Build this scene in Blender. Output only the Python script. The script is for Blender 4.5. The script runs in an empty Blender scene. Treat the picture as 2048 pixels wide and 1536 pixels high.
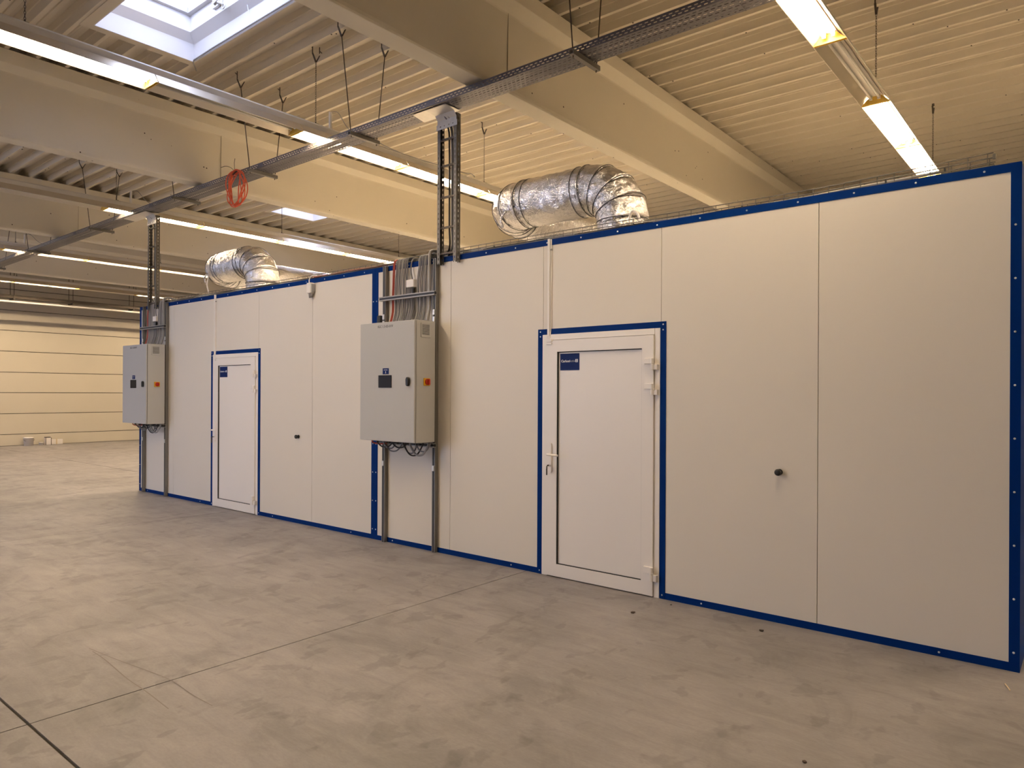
import bpy, bmesh, math, random
from mathutils import Vector, Matrix
random.seed(7)
PI = math.pi
sc = bpy.context.scene
col = sc.collection

# ------------------------------------------------------------------ camera, sky, exposure
cam = bpy.data.objects.new('camera', bpy.data.cameras.new('camera'))
col.objects.link(cam)
YAW, ROLL = 0.68805, 0.004897
fw = Vector((-math.sin(YAW), math.cos(YAW), 0)); rt = Vector((math.cos(YAW), math.sin(YAW), 0)); up = Vector((0, 0, 1))
r2 = rt*math.cos(ROLL) + up*math.sin(ROLL); u2 = up*math.cos(ROLL) - rt*math.sin(ROLL)
M = Matrix((r2, u2, -fw)).transposed().to_4x4(); M.translation = Vector((0, -5.024, 1.6))
cam.matrix_world = M
cam.data.sensor_width = 36; cam.data.lens = 1417.63/2048*36
cam.data.shift_y = 18.05/2048; cam.data.clip_end = 200; cam.data.clip_start = .05
sc.camera = cam
w = bpy.data.worlds.new('overcast_sky'); sc.world = w; w.use_nodes = True
w.node_tree.nodes['Background'].inputs[0].default_value = (.76, .74, 1.0, 1)
w.node_tree.nodes['Background'].inputs[1].default_value = 3.0
TUBE_STRENGTH = 78.0
TUBE_COLOR = (1.0, .765, .505)
sc.view_settings.view_transform = 'Standard'; sc.view_settings.look = 'None'
sc.view_settings.gamma = 1; sc.view_settings.use_curve_mapping = False
sc.view_settings.exposure = 1.21
sc.cycles.use_denoising = True; sc.cycles.use_light_tree = False
sc.cycles.max_bounces = 6; sc.cycles.diffuse_bounces = 4; sc.cycles.glossy_bounces = 3
sc.cycles.adaptive_threshold = .03
sc.cycles.caustics_reflective = False; sc.cycles.caustics_refractive = False
sc.cycles.sample_clamp_indirect = 6.0

# ------------------------------------------------------------------ materials
MATS = {}
def mat(name, color, rough=.6, metal=0.0, spec=.5, noise=None, bump=None, emit=None):
    if name in MATS: return MATS[name]
    m = bpy.data.materials.new(name); m.use_nodes = True; MATS[name] = m
    nt = m.node_tree; b = nt.nodes['Principled BSDF']
    b.inputs['Base Color'].default_value = (*color, 1); b.inputs['Roughness'].default_value = rough
    b.inputs['Metallic'].default_value = metal; b.inputs['Specular IOR Level'].default_value = spec
    if emit:
        b.inputs['Emission Color'].default_value = (*emit[0], 1); b.inputs['Emission Strength'].default_value = emit[1]
    geo = nt.nodes.new('ShaderNodeNewGeometry')
    if noise:                                   # (scale, amount, stretch)
        n = nt.nodes.new('ShaderNodeTexNoise'); n.inputs['Scale'].default_value = noise[0]; n.inputs['Detail'].default_value = 6
        mp = nt.nodes.new('ShaderNodeMapping')
        if len(noise) > 2: mp.inputs['Scale'].default_value = noise[2]
        nt.links.new(geo.outputs['Position'], mp.inputs[0]); nt.links.new(mp.outputs[0], n.inputs['Vector'])
        mx = nt.nodes.new('ShaderNodeMix'); mx.data_type = 'RGBA'
        k = noise[1]
        mx.inputs[6].default_value = (*[c*(1-k) for c in color], 1); mx.inputs[7].default_value = (*[min(1, c*(1+k)) for c in color], 1)
        nt.links.new(n.outputs['Fac'], mx.inputs[0]); nt.links.new(mx.outputs[2], b.inputs['Base Color'])
    if bump:                                    # (scale, strength, distance)
        n2 = nt.nodes.new('ShaderNodeTexNoise'); n2.inputs['Scale'].default_value = bump[0]; n2.inputs['Detail'].default_value = 5
        nt.links.new(geo.outputs['Position'], n2.inputs['Vector'])
        bp = nt.nodes.new('ShaderNodeBump'); bp.inputs['Strength'].default_value = bump[1]; bp.inputs['Distance'].default_value = bump[2]
        nt.links.new(n2.outputs['Fac'], bp.inputs['Height']); nt.links.new(bp.outputs[0], b.inputs['Normal'])
    return m

mat('cabin_panel', (.82, .77, .69), .42, spec=.35, noise=(1.3, .015))
mat('cabin_core', (.10, .09, .08), .9)
mat('cabin_roof', (.80, .765, .715), .6, noise=(2, .1))
mat('blue_trim', (.0005, .026, .17), .5, spec=.05)
mat('screw_head', (.75, .77, .82), .35, .6)
mat('white_pvc', (.93, .89, .85), .35, spec=.4)
mat('gasket', (.012, .012, .012), .7)
mat('cabinet_grey', (.53, .53, .52), .5, spec=.35, bump=(260, .05, .001))
mat('cabinet_seam', (.05, .045, .04), .8)
mat('galvanised', (.145, .138, .15), .48, .5, noise=(35, .22))
mat('galv_bright', (.70, .68, .64), .38, .55, noise=(25, .12))
mat('ladder_steel', (.17, .16, .14), .5, .5, noise=(30, .2))
mat('rail_light', (.40, .38, .35), .45, .4)
mat('strut', (.23, .22, .20), .5, .5)
mat('steel_dark', (.09, .075, .06), .5, .6)
mat('black', (.012, .012, .013), .45)
mat('screen', (.012, .011, .012), .45, spec=.2)
mat('sticker_blue', (.010, .026, .13), .5, spec=.08)
mat('print_white', (.85, .87, .92), .5)
mat('print_dark', (.06, .06, .065), .6)
mat('yellow', (.80, .43, .015), .45)
mat('red', (.55, .03, .012), .4)
mat('cable_grey', (.20, .195, .205), .5)
mat('cable_light', (.36, .35, .345), .5)
mat('cable_red', (.42, .055, .028), .5)
mat('cable_orange', (.70, .105, .035), .45)
mat('cable_black', (.03, .028, .027), .5)
mat('deck_paint', (.71, .645, .53), .5, spec=.35, noise=(1.2, .04))
mat('roof_dark', (.25, .23, .2), .9)
mat('lamp_white', (.80, .77, .72), .4, noise=(3, .04))
mat('reflector', (.74, .68, .57), .32, .7)
mat('end_plate', (.86, .58, .10), .5)
mat('tube_off', (.74, .72, .66), .25)
mat('tube_lit', (.9, .9, .9), .4, emit=(TUBE_COLOR, TUBE_STRENGTH))
mat('tube_weak', (.9, .7, .5), .4, emit=((1, .45, .2), 5.0))
mat('skylight_white', (.82, .81, .82), .5)
mat('skylight_frame', (.55, .53, .52), .5)
mat('far_wall', (.555, .505, .41), .75, noise=(.9, .07), bump=(6, .1, .01))
mat('hall_wall', (.55, .49, .39), .8, noise=(.5, .05))
mat('tray_dark', (.10, .085, .07), .5, .6)
mat('bucket', (.74, .70, .68), .5)
mat('beam_joint', (.40, .34, .25), .8)
mat('joint_dark', (.07, .06, .05), .9)
mat('straw', (.62, .50, .33), .7)
mat('rust', (.09, .06, .045), .8)
mat('rubber_mark', (.20, .18, .168), .6)

def special_materials():
    # concrete beams: cream paint with small blow holes
    m = mat('beam_paint', (.83, .775, .65), .62, spec=.3, noise=(.8, .04), bump=(45, .08, .003))
    nt = m.node_tree; b = nt.nodes['Principled BSDF']
    src = b.inputs['Base Color'].links[0].from_socket
    geo = [n for n in nt.nodes if n.type == 'NEW_GEOMETRY'][0]
    v = nt.nodes.new('ShaderNodeTexVoronoi'); v.inputs['Scale'].default_value = 6.5; v.inputs['Randomness'].default_value = 1
    nt.links.new(geo.outputs['Position'], v.inputs['Vector'])
    lt = nt.nodes.new('ShaderNodeMath'); lt.operation = 'LESS_THAN'; lt.inputs[1].default_value = .06
    nt.links.new(v.outputs['Distance'], lt.inputs[0])
    n = nt.nodes.new('ShaderNodeTexNoise'); n.inputs['Scale'].default_value = 1.1; nt.links.new(geo.outputs['Position'], n.inputs['Vector'])
    gt = nt.nodes.new('ShaderNodeMath'); gt.operation = 'GREATER_THAN'; gt.inputs[1].default_value = .50
    nt.links.new(n.outputs['Fac'], gt.inputs[0])
    mu = nt.nodes.new('ShaderNodeMath'); mu.operation = 'MULTIPLY'; nt.links.new(lt.outputs[0], mu.inputs[0]); nt.links.new(gt.outputs[0], mu.inputs[1])
    mx = nt.nodes.new('ShaderNodeMix'); mx.data_type = 'RGBA'; mx.inputs[7].default_value = (.10, .075, .05, 1)
    nt.links.new(src, mx.inputs[6]); nt.links.new(mu.outputs[0], mx.inputs[0]); nt.links.new(mx.outputs[2], b.inputs['Base Color'])
    # floor: power-floated concrete, mottled, trowel streaks, darker patches
    m = mat('concrete_floor', (.34, .30, .27), .5, spec=.45)
    nt = m.node_tree; b = nt.nodes['Principled BSDF']
    geo = [n for n in nt.nodes if n.type == 'NEW_GEOMETRY'][0]
    def noise(scale, detail, stretch=(1, 1, 1), rot=0, dist=0):
        mp = nt.nodes.new('ShaderNodeMapping'); mp.inputs['Scale'].default_value = stretch; mp.inputs['Rotation'].default_value = (0, 0, rot)
        nt.links.new(geo.outputs['Position'], mp.inputs[0])
        n = nt.nodes.new('ShaderNodeTexNoise'); n.inputs['Scale'].default_value = scale; n.inputs['Detail'].default_value = detail
        n.inputs['Roughness'].default_value = .62; n.inputs['Distortion'].default_value = dist
        nt.links.new(mp.outputs[0], n.inputs['Vector']); return n.outputs['Fac']
    def ramp(fac, stops):
        r = nt.nodes.new('ShaderNodeValToRGB'); e = r.color_ramp.elements
        e[0].position, e[0].color = stops[0][0], (*stops[0][1], 1)
        e[1].position, e[1].color = stops[-1][0], (*stops[-1][1], 1)
        for p, c in stops[1:-1]:
            q = e.new(p); q.color = (*c, 1)
        nt.links.new(fac, r.inputs[0]); return r.outputs[0]
    def mul(a, bb, f=1):
        mx = nt.nodes.new('ShaderNodeMix'); mx.data_type = 'RGBA'; mx.blend_type = 'MULTIPLY'; mx.inputs[0].default_value = f
        nt.links.new(a, mx.inputs[6]); nt.links.new(bb, mx.inputs[7]); return mx.outputs[2]
    g = lambda v: (v, v*.995, v*.995)
    base = ramp(noise(.9, 7, dist=.4), [(.3, (.228, .219, .221)), (.5, (.280, .269, .271)), (.7, (.335, .321, .323))])
    streak = ramp(noise(2.2, 5, (1, 4.5, 1), .35, .6), [(.32, g(.82)), (.6, g(1.05))])
    fine = ramp(noise(38, 4, (1, 2.2, 1), .2), [(.3, g(.93)), (.7, g(1.06))])
    stain = ramp(noise(3.1, 3, (1.3, 1, 1), .9, .3), [(.585, g(1.0)), (.625, g(.76)), (.8, g(.70))])
    cloud = ramp(noise(1.7, 6, dist=1.0), [(.36, g(.76)), (.48, g(1.0)), (1, g(1.04))])
    c = mul(mul(mul(mul(base, streak, .8), fine), stain, .75), cloud, .85)
    nt.links.new(c, b.inputs['Base Color'])
    rr = nt.nodes.new('ShaderNodeMapRange'); rr.inputs['To Min'].default_value = .34; rr.inputs['To Max'].default_value = .62
    nt.links.new(noise(2.4, 5), rr.inputs['Value']); nt.links.new(rr.outputs[0], b.inputs['Roughness'])
    # crinkled aluminium foil
    m = mat('foil', (.80, .79, .80), .24, 1.0)
    nt = m.node_tree; b = nt.nodes['Principled BSDF']
    geo = [n for n in nt.nodes if n.type == 'NEW_GEOMETRY'][0]
    v = nt.nodes.new('ShaderNodeTexVoronoi'); v.feature = 'DISTANCE_TO_EDGE'; v.inputs['Scale'].default_value = 15
    nz = nt.nodes.new('ShaderNodeTexNoise'); nz.inputs['Scale'].default_value = 9; nz.inputs['Detail'].default_value = 6; nz.inputs['Distortion'].default_value = 1.2
    nt.links.new(geo.outputs['Position'], nz.inputs['Vector'])
    ad = nt.nodes.new('ShaderNodeVectorMath'); ad.operation = 'MULTIPLY_ADD'; ad.inputs[1].default_value = (.35, .35, .35)
    nt.links.new(nz.outputs['Color'], ad.inputs[0]); nt.links.new(geo.outputs['Position'], ad.inputs[2])
    nt.links.new(ad.outputs[0], v.inputs['Vector'])
    b1 = nt.nodes.new('ShaderNodeBump'); b1.inputs['Strength'].default_value = .6; b1.inputs['Distance'].default_value = .02
    nt.links.new(nz.outputs['Fac'], b1.inputs['Height'])
    b2 = nt.nodes.new('ShaderNodeBump'); b2.inputs['Strength'].default_value = .5; b2.inputs['Distance'].default_value = .02
    nt.links.new(v.outputs['Distance'], b2.inputs['Height']); nt.links.new(b1.outputs[0], b2.inputs['Normal'])
    nt.links.new(b2.outputs[0], b.inputs['Normal'])
    # opal rooflight sheet: lets daylight through
    m = bpy.data.materials.new('rooflight_sheet'); m.use_nodes = True; MATS['rooflight_sheet'] = m
    nt = m.node_tree; nt.nodes.remove(nt.nodes['Principled BSDF'])
    out = [n for n in nt.nodes if n.type == 'OUTPUT_MATERIAL'][0]
    tr = nt.nodes.new('ShaderNodeBsdfTransparent'); tr.inputs[0].default_value = (.86, .93, .93, 1)
    tl = nt.nodes.new('ShaderNodeBsdfTranslucent'); tl.inputs[0].default_value = (.9, .93, .95, 1)
    mx = nt.nodes.new('ShaderNodeMixShader'); mx.inputs[0].default_value = .3
    nt.links.new(tr.outputs[0], mx.inputs[1]); nt.links.new(tl.outputs[0], mx.inputs[2]); nt.links.new(mx.outputs[0], out.inputs[0])
special_materials()

# ------------------------------------------------------------------ mesh helpers
class MB:
    def __init__(s): s.v = []; s.f = []
    def box(s, x0, x1, y0, y1, z0, z1):
        b = len(s.v)
        s.v += [(x, y, z) for x in (x0, x1) for y in (y0, y1) for z in (z0, z1)]
        s.f += [[b+i for i in q] for q in ((0, 1, 3, 2), (4, 6, 7, 5), (0, 4, 5, 1), (2, 3, 7, 6), (0, 2, 6, 4), (1, 5, 7, 3))]
        return s
    def quad(s, *p):
        b = len(s.v); s.v += [tuple(q) for q in p]; s.f.append(list(range(b, b+len(p)))); return s
    def prism(s, prof, axis, a0, a1, cap=True):
        n = len(prof); b = len(s.v)
        def P(t, p): return (t, p[0], p[1]) if axis == 'x' else ((p[0], t, p[1]) if axis == 'y' else (p[0], p[1], t))
        s.v += [P(a0, p) for p in prof] + [P(a1, p) for p in prof]
        for i in range(n): j = (i+1) % n; s.f.append([b+i, b+j, b+n+j, b+n+i])
        if cap: s.f.append([b+i for i in range(n)][::-1]); s.f.append([b+n+i for i in range(n)])
        return s
    def tube(s, pts, r, n=8, cap=True, closed=False, rf=None):
        pts = [Vector(p) for p in pts]; m = len(pts); b = len(s.v)
        t0 = (pts[1]-pts[0]).normalized()
        a = Vector((0, 0, 1)) if abs(t0.z) < .9 else Vector((1, 0, 0))
        nn = t0.cross(a).normalized(); pt = t0
        for i in range(m):
            if closed: t = (pts[(i+1) % m]-pts[i-1]).normalized()
            else: t = (pts[min(i+1, m-1)]-pts[max(i-1, 0)]).normalized()
            ax = pt.cross(t)
            if ax.length > 1e-6: nn = Matrix.Rotation(pt.angle(t), 3, ax.normalized()) @ nn
            nn = (nn - t*nn.dot(t)).normalized(); bb = t.cross(nn); pt = t
            for k in range(n):
                an = 2*PI*k/n; rr = rf(i, k) if rf else r
                s.v.append(tuple(pts[i] + nn*math.cos(an)*rr + bb*math.sin(an)*rr))
        for i in range(m if closed else m-1):
            i2 = (i+1) % m
            for k in range(n):
                k2 = (k+1) % n
                s.f.append([b+i*n+k, b+i*n+k2, b+i2*n+k2, b+i2*n+k])
        if cap and not closed:
            s.f.append([b+k for k in range(n)][::-1]); s.f.append([b+(m-1)*n+k for k in range(n)])
        return s
    def lathe(s, prof, n=20, c=(0, 0, 0), axis='z'):
        b = len(s.v)
        for r, h in prof:
            for k in range(n):
                a = 2*PI*k/n; x, y = r*math.cos(a), r*math.sin(a)
                p = (x, y, h) if axis == 'z' else ((x, -h, y) if axis == 'y' else (h, x, y))
                s.v.append((c[0]+p[0], c[1]+p[1], c[2]+p[2]))
        for i in range(len(prof)-1):
            for k in range(n):
                k2 = (k+1) % n; s.f.append([b+i*n+k, b+i*n+k2, b+(i+1)*n+k2, b+(i+1)*n+k])
        s.f.append([b+k for k in range(n)][::-1]); s.f.append([b+(len(prof)-1)*n+k for k in range(n)])
        return s
    def mesh(s, name, m, off=(0, 0, 0), smooth=False):
        me = bpy.data.meshes.new(name)
        o = off
        me.from_pydata([(v[0]-o[0], v[1]-o[1], v[2]-o[2]) for v in s.v], [], s.f)
        bm = bmesh.new(); bm.from_mesh(me); bmesh.ops.recalc_face_normals(bm, faces=bm.faces); bm.to_mesh(me); bm.free()
        me.materials.append(MATS[m])
        if smooth:
            for p in me.polygons: p.use_smooth = True
        return me
    def build(s, name, m, parent=None, smooth=False, bevel=0, kind=None):
        off = root_loc(parent)
        o = bpy.data.objects.new(name, s.mesh(name, m, off, smooth)); col.objects.link(o)
        if parent: o.parent = parent
        if bevel:
            md = o.modifiers.new('bevel', 'BEVEL'); md.width = bevel; md.segments = 2; md.limit_method = 'ANGLE'
        if kind: o['kind'] = kind
        return o
def root_loc(o):
    while o is not None and o.parent: o = o.parent
    return tuple(o.location) if o is not None and o.type == 'EMPTY' else (0, 0, 0)
def tag(o, label, cat, group=None, kind=None):
    o['label'] = label; o['category'] = cat
    if group: o['group'] = group
    if kind: o['kind'] = kind
    return o
def empty(name, loc, label=None, cat=None, group=None, kind=None):
    o = bpy.data.objects.new(name, None); o.location = loc; o.empty_display_size = .1; col.objects.link(o)
    if label: o['label'] = label
    if cat: o['category'] = cat
    if group: o['group'] = group
    if kind: o['kind'] = kind
    return o
def copy_tree(o, loc):
    c = o.copy(); col.objects.link(c); c.location = loc
    for ch in list(o.children):
        d = ch.copy(); col.objects.link(d); d.parent = c
        for g in list(ch.children):
            e = g.copy(); col.objects.link(e); e.parent = d
    return c
def text(name, body, size, loc, m, parent, facing='-y', bold=0.0, align='LEFT'):
    cu = bpy.data.curves.new(name, 'FONT'); cu.body = body; cu.size = size; cu.offset = bold; cu.extrude = .0004
    cu.align_x = align; cu.resolution_u = 2
    t = bpy.data.objects.new('tmp', cu); col.objects.link(t)
    dg = bpy.context.evaluated_depsgraph_get(); me = bpy.data.meshes.new_from_object(t.evaluated_get(dg))
    bpy.data.objects.remove(t)
    me.transform(Matrix.Rotation(PI/2, 4, 'X')); off = root_loc(parent)
    me.transform(Matrix.Translation((loc[0]-off[0], loc[1]-off[1], loc[2]-off[2])))
    me.materials.clear(); me.materials.append(MATS[m]); me.name = name
    o = bpy.data.objects.new(name, me); col.objects.link(o); o.parent = parent; return o
def ordn(n): return ('first', 'second', 'third', 'fourth', 'fifth', 'sixth', 'seventh', 'eighth', 'ninth', 'tenth', 'eleventh', 'twelfth', 'thirteenth', 'fourteenth', 'fifteenth', 'sixteenth', 'seventeenth', 'eighteenth', 'nineteenth', 'twentieth')[n-1]
def arc(c, r, a0, a1, n, u, v):
    c = Vector(c); u = Vector(u); v = Vector(v)
    return [c + u*math.cos(a0+(a1-a0)*i/n)*r + v*math.sin(a0+(a1-a0)*i/n)*r for i in range(n+1)]
def catmull(P, k=6):
    P = [Vector(p) for p in P]; Q = [P[0]*2-P[1]] + P + [P[-1]*2-P[-2]]; out = []
    for i in range(1, len(Q)-2):
        for j in range(k):
            t = j/k; a, b, c, d = Q[i-1:i+3]
            out.append(.5*((2*b)+(c-a)*t+(2*a-5*b+4*c-d)*t*t+(3*b-a-3*c+d)*t**3))
    return out + [P[-1]]

# ------------------------------------------------------------------ hall shell
XW, XE, YB, YF = -24.2, 9.8, 12.3, -16.4
fl = MB().box(XW-.6, XE+.6, YF-.6, YB+.6, -.12, -.012).build('floor', 'joint_dark'); fl['kind'] = 'structure'
sx = [XW-.1, -18.9, -13.9, -8.92, -3.945, 1.03, 6.0, XE]; sy = [YF, -13.8, -8.83, -3.865, 1.12, 6.1, YB]
for i in range(len(sx)-1):
    for j in range(len(sy)-1):
        g = .0045
        MB().box(sx[i]+g, sx[i+1]-g, sy[j]+g*1.6, sy[j+1]-g*1.6, -.012, 0).build('slab', 'concrete_floor', fl)
# rubber marks on the slabs
M1 = [(-4.749, -3.292), (-4.542, -3.299), (-4.147, -3.333), (-3.91, -3.34), (-3.598, -3.36)]
M2 = [(-4.82, -3.286), (-4.514, -3.255), (-4.205, -3.214), (-3.953, -3.188), (-3.668, -3.202), (-3.462, -3.201)]
def mark(P, wd):
    Q = catmull(P, 8); b = MB()
    for a, c in zip(Q, Q[1:]):
        n = Vector((-(c-a).y, (c-a).x, 0)).normalized()*wd
        b.quad(a+n, a-n, c-n, c+n)
    b.build('tyre_mark', 'rubber_mark', fl)
mark([(x, y, .0012) for x, y in M1], .003)
mark([(x, y, .0012) for x, y in M2], .0025)

wl = MB().box(XW-.25, XW-.02, YF, YB, 0, 5.62).build('wall_left', 'joint_dark'); wl['kind'] = 'structure'
zs = [0, .33, .93, 1.54, 2.13, 2.735, 3.335, 3.925, 4.53, 5.13, 5.6]
for a, c in zip(zs, zs[1:]):
    for y0, y1 in ((YF, -5.0), (-5.0, YB)):
        MB().box(XW-.03, XW+.0, y0+.004, y1-.004, a+.008, c-.008).build('panel', 'far_wall', wl, bevel=.006)
for nm, bx in (('wall_back', (XW, XE, YB, YB+.2, 0, 5.6)), ('wall_right', (XE, XE+.2, YF, YB, 0, 5.6))):
    MB().box(*bx).build(nm, 'hall_wall')['kind'] = 'structure'

wf = MB(); wf.box(XW, XE, YF-.2, YF, 0, .6); wf.box(XW, XE, YF-.2, YF, 5.1, 5.6)
FILL_WIN = [(-23.6+4.0*i, -19.8+4.0*i) for i in range(3)]; xx = XW
for a, b in FILL_WIN: wf.box(xx, a, YF-.2, YF, .6, 5.1); xx = b
wf.box(xx, XE, YF-.2, YF, .6, 5.1)
wf.build('wall_front', 'hall_wall')['kind'] = 'structure'
for i, (a, b) in enumerate(FILL_WIN):  # unseen windows, added to throw daylight on the cabin fronts
    o = empty('window_%d' % (i+8), ((a+b)/2, YF-.1, .6), kind='structure')
    f = MB(); k = .05
    f.box(a, a+k, YF-.14, YF-.06, .6, 5.1); f.box(b-k, b, YF-.14, YF-.06, .6, 5.1); f.box(a+k, b-k, YF-.14, YF-.06, .6, 0.65); f.box(a+k, b-k, YF-.14, YF-.06, 5.05, 5.1); f.box((a+b)/2-.03, (a+b)/2+.03, YF-.14, YF-.06, 0.65, 5.05)
    f.build('frame', 'skylight_frame', o)
    for p, q in ((a+k, (a+b)/2-.03), ((a+b)/2+.03, b-k)): MB().box(p, q, YF-.105, YF-.095, 0.65, 5.05).build('pane', 'rooflight_sheet', o)
BX = [5.95, .76, -4.43, -9.62, -14.92, -20.22]
SKY = [(-8.04, -5.98, -2.10, -1.05), (-13.43, -11.3, 3.28, 4.33), (-18.6, -16.5, -2.10, -1.05), (-13.43, -11.3, -7.5, -6.45), (-8.04, -5.98, -12.9, -11.85), (-8.04, -5.98, -7.5, -6.45), (-18.6, -16.5, -7.5, -6.45)]  # last pair is unseen, added to bring daylight to the front-left floor
bays = list(zip([XE]+BX, BX+[XW]))
ceil = MB()
for x1, x0 in bays:
    ys = [YF]
    hs = sorted([s for s in SKY if x0 < s[0] < x1], key=lambda s: s[2]); y = YF
    for s in [(a-.011, b+.011, c-.011, d+.011) for a, b, c, d in hs]:
        ceil.box(x0, x1, y, s[2], 5.56, 5.62); ceil.box(x0, s[0], s[2], s[3], 5.56, 5.62); ceil.box(s[1], x1, s[2], s[3], 5.56, 5.62); y = s[3]
    ceil.box(x0, x1, y, YB, 5.56, 5.62)
ceil = ceil.build('ceiling', 'roof_dark'); ceil['kind'] = 'structure'
RIB = [(-.15, .126), (-.128, .126), (-.120, .135), (-.078, .135), (-.056, .078), (-.046, .074), (-.020, 0), (.020, 0), (.046, .074), (.056, .078), (.078, .135), (.120, .135), (.128, .126), (.15, .126)]
ZD = 5.405
def zd(y):
    t = ((y-2.278+.15) % .3)-.15
    for a, b in zip(RIB, RIB[1:]):
        if a[0] <= t <= b[0]: return ZD + a[1]+(b[1]-a[1])*(t-a[0])/(b[0]-a[0])
    return ZD+.126
def deck_mesh(y0, y1):
    ys = {y0, y1}; k0 = math.floor((y0-2.278)/.3)-1
    for k in range(k0, k0+int((y1-y0)/.3)+4):
        for r in RIB:
            y = 2.278+.3*k+r[0]
            if y0 < y < y1: ys.add(round(y, 5))
    ys = sorted(ys); b = MB()
    for a, c in zip(ys, ys[1:]): b.quad((0, a-y0, zd(a+1e-6)), (1, a-y0, zd(a+1e-6)), (1, c-y0, zd(c-1e-6)), (0, c-y0, zd(c-1e-6)))
    return b.mesh('deck_sheet', 'deck_paint')
DM = {}
def sheet(x0, x1, y0, y1):
    ph = round(((y0-2.278) % .3), 3) % .3; key = (ph, round(y1-y0, 3))
    if key not in DM: DM[key] = deck_mesh(y0, y1)
    o = bpy.data.objects.new('deck_sheet', DM[key]); col.objects.link(o); o.parent = ceil
    o.location = (x0, y0, 0); o.scale = (x1-x0, 1, 1)
for x1, x0 in bays:
    hs = [s for s in SKY if x0 < s[0] < x1]
    rows = [(-2.072+.9*m, -2.072+.9*(m+1)) for m in range(-3, 16)] + [(-16.4, -4.772)]
    for y0, y1 in rows:
        cut = [s for s in hs if s[2]-.05 < y1 and s[3]+.05 > y0]
        if not cut: sheet(x0, x1, y0, y1-.001); continue
        s = cut[0]; a, c = s[2]-.10, s[3]+.008
        if y0 < a: sheet(s[0], s[1], y0, min(a, y1))
        if y1 > c: sheet(s[0], s[1], max(c, y0), y1)
        sheet(x0, s[0], y0, y1-.001); sheet(s[1], x1, y0, y1-.001)
sb = MB()
for _ in range(260):
    k = random.randint(-17, 30); y = 2.278+.3*k+random.choice((-.012, .012)); x = random.uniform(-14, 2)
    if any(s[0]-.1 < x < s[1]+.1 and s[2]-.1 < y < s[3]+.1 for s in SKY): continue
    sb.box(x-.006, x+.006, y-.006, y+.006, ZD-.006, ZD)
sb.build('deck_screws', 'steel_dark', ceil, kind='stuff')

# roof beams (precast, I section)
HALF = [(.11, 4.475), (.115, 4.50), (.13, 5.17), (.135, 5.19), (.26, 5.245), (.26, 5.40)]
bnames = ['', '', 'broad cream concrete roof beam nearest the camera, crossing above both hangers', 'cream concrete roof beam behind the orange cable coil',
          'cream concrete roof beam above the farther cable ladder', 'farthest cream concrete roof beam near the end wall']
for i, x in enumerate(BX):
    prof = [(-.10, 4.46), (.10, 4.46)] + HALF + [(-a, z) for a, z in HALF[::-1]]
    o = MB().prism([(x+a, z) for a, z in prof], 'y', YF, YB).build('roof_beam', 'beam_paint', bevel=.004)
    o['kind'] = 'structure'; o['label'] = bnames[i] or 'cream concrete roof beam to the right of the photograph'
    jy = (.12, .12, .12, .06, .09, .1)[i]
    MB().prism([(x+.127+.0025, 4.62), (x+.135, 5.17), (x+.137, 5.192), (x+.262, 5.247), (x+.258, 5.247), (x+.131, 5.192), (x+.11, 4.47), (x+.114, 4.47)], 'y', jy-.0016, jy+.0016).build('casting_joint', 'beam_joint', o)

# skylights
def skylight(n, x0, x1, y0, y1):
    e = empty('window_%d' % n, ((x0+x1)/2, (y0+y1)/2, 5.4), kind='structure')
    t = .012
    for nm, b in (('lining', (x0-t, x0, y0-t, y1+t, 5.40, 5.60)), ('lining', (x1, x1+t, y0-t, y1+t, 5.40, 5.60)),
                  ('lining', (x0, x1, y0-t, y0, 5.40, 5.60)), ('lining', (x0, x1, y1, y1+t, 5.40, 5.60))):
        MB().box(*b).build(nm, 'skylight_white', e)
    i = .09
    a, b_, c, d = (x0, y0), (x1, y0), (x1, y1), (x0, y1)
    A, B, C, D = (x0+i, y0+i), (x1-i, y0+i), (x1-i, y1-i), (x0+i, y1-i)
    for p, q, P, Q in ((a, b_, A, B), (b_, c, B, C), (c, d, C, D), (d, a, D, A)):
        MB().quad((*p, 5.60), (*q, 5.60), (*Q, 5.68), (*P, 5.68)).build('splayed_reveal', 'skylight_white', e)
        MB().quad((*P, 5.68), (*Q, 5.68), (*Q, 5.90), (*P, 5.90)).build('upstand', 'skylight_white', e)
    f = MB(); k = .05
    f.box(A[0], B[0], A[1], A[1]+k, 5.86, 5.93); f.box(A[0], B[0], C[1]-k, C[1], 5.86, 5.93)
    f.box(A[0], A[0]+k, A[1], C[1], 5.861, 5.929); f.box(B[0]-k, B[0], A[1], C[1], 5.861, 5.929)
    f.build('frame', 'skylight_frame', e)
    MB().box(A[0]+.01, B[0]-.01, A[1]+.01, C[1]-.01, 5.92, 5.925).build('pane', 'rooflight_sheet', e)
    tr = MB(); k = .11
    tr.box(x0-k, x0-t, y0-k, y1+.03, 5.398, 5.403); tr.box(x1+t, x1+k, y0-k, y1+.03, 5.398, 5.403)
    tr.box(x0-t, x1+t, y0-k, y0-t, 5.398, 5.403); tr.box(x0-t, x1+t, y1+t, y1+.03, 5.398, 5.403)
    tr.build('flat_trimmer', 'deck_paint', e)
    return e
for n, s in enumerate(SKY): skylight(n+1, *s)
sk = SKY[0]
op = empty('skylight_opener', (-7.2, -1.15, 5.70), 'silver metal opener arm with ring eye inside the large skylight', 'opener')
MB().box(-7.40, -7.22, -1.17, -1.142, 5.74, 5.84).build('bracket', 'skylight_white', op, bevel=.006)
MB().tube([(-7.36, -1.20, 5.84), (-7.10, -1.22, 5.67)], .022, 10).build('arm', 'galv_bright', op, True)
MB().tube([(-7.22, -1.24, 5.70), (-7.08, -1.2, 5.80)], .016, 10).build('lock_pin', 'galv_bright', op, True)
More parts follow.
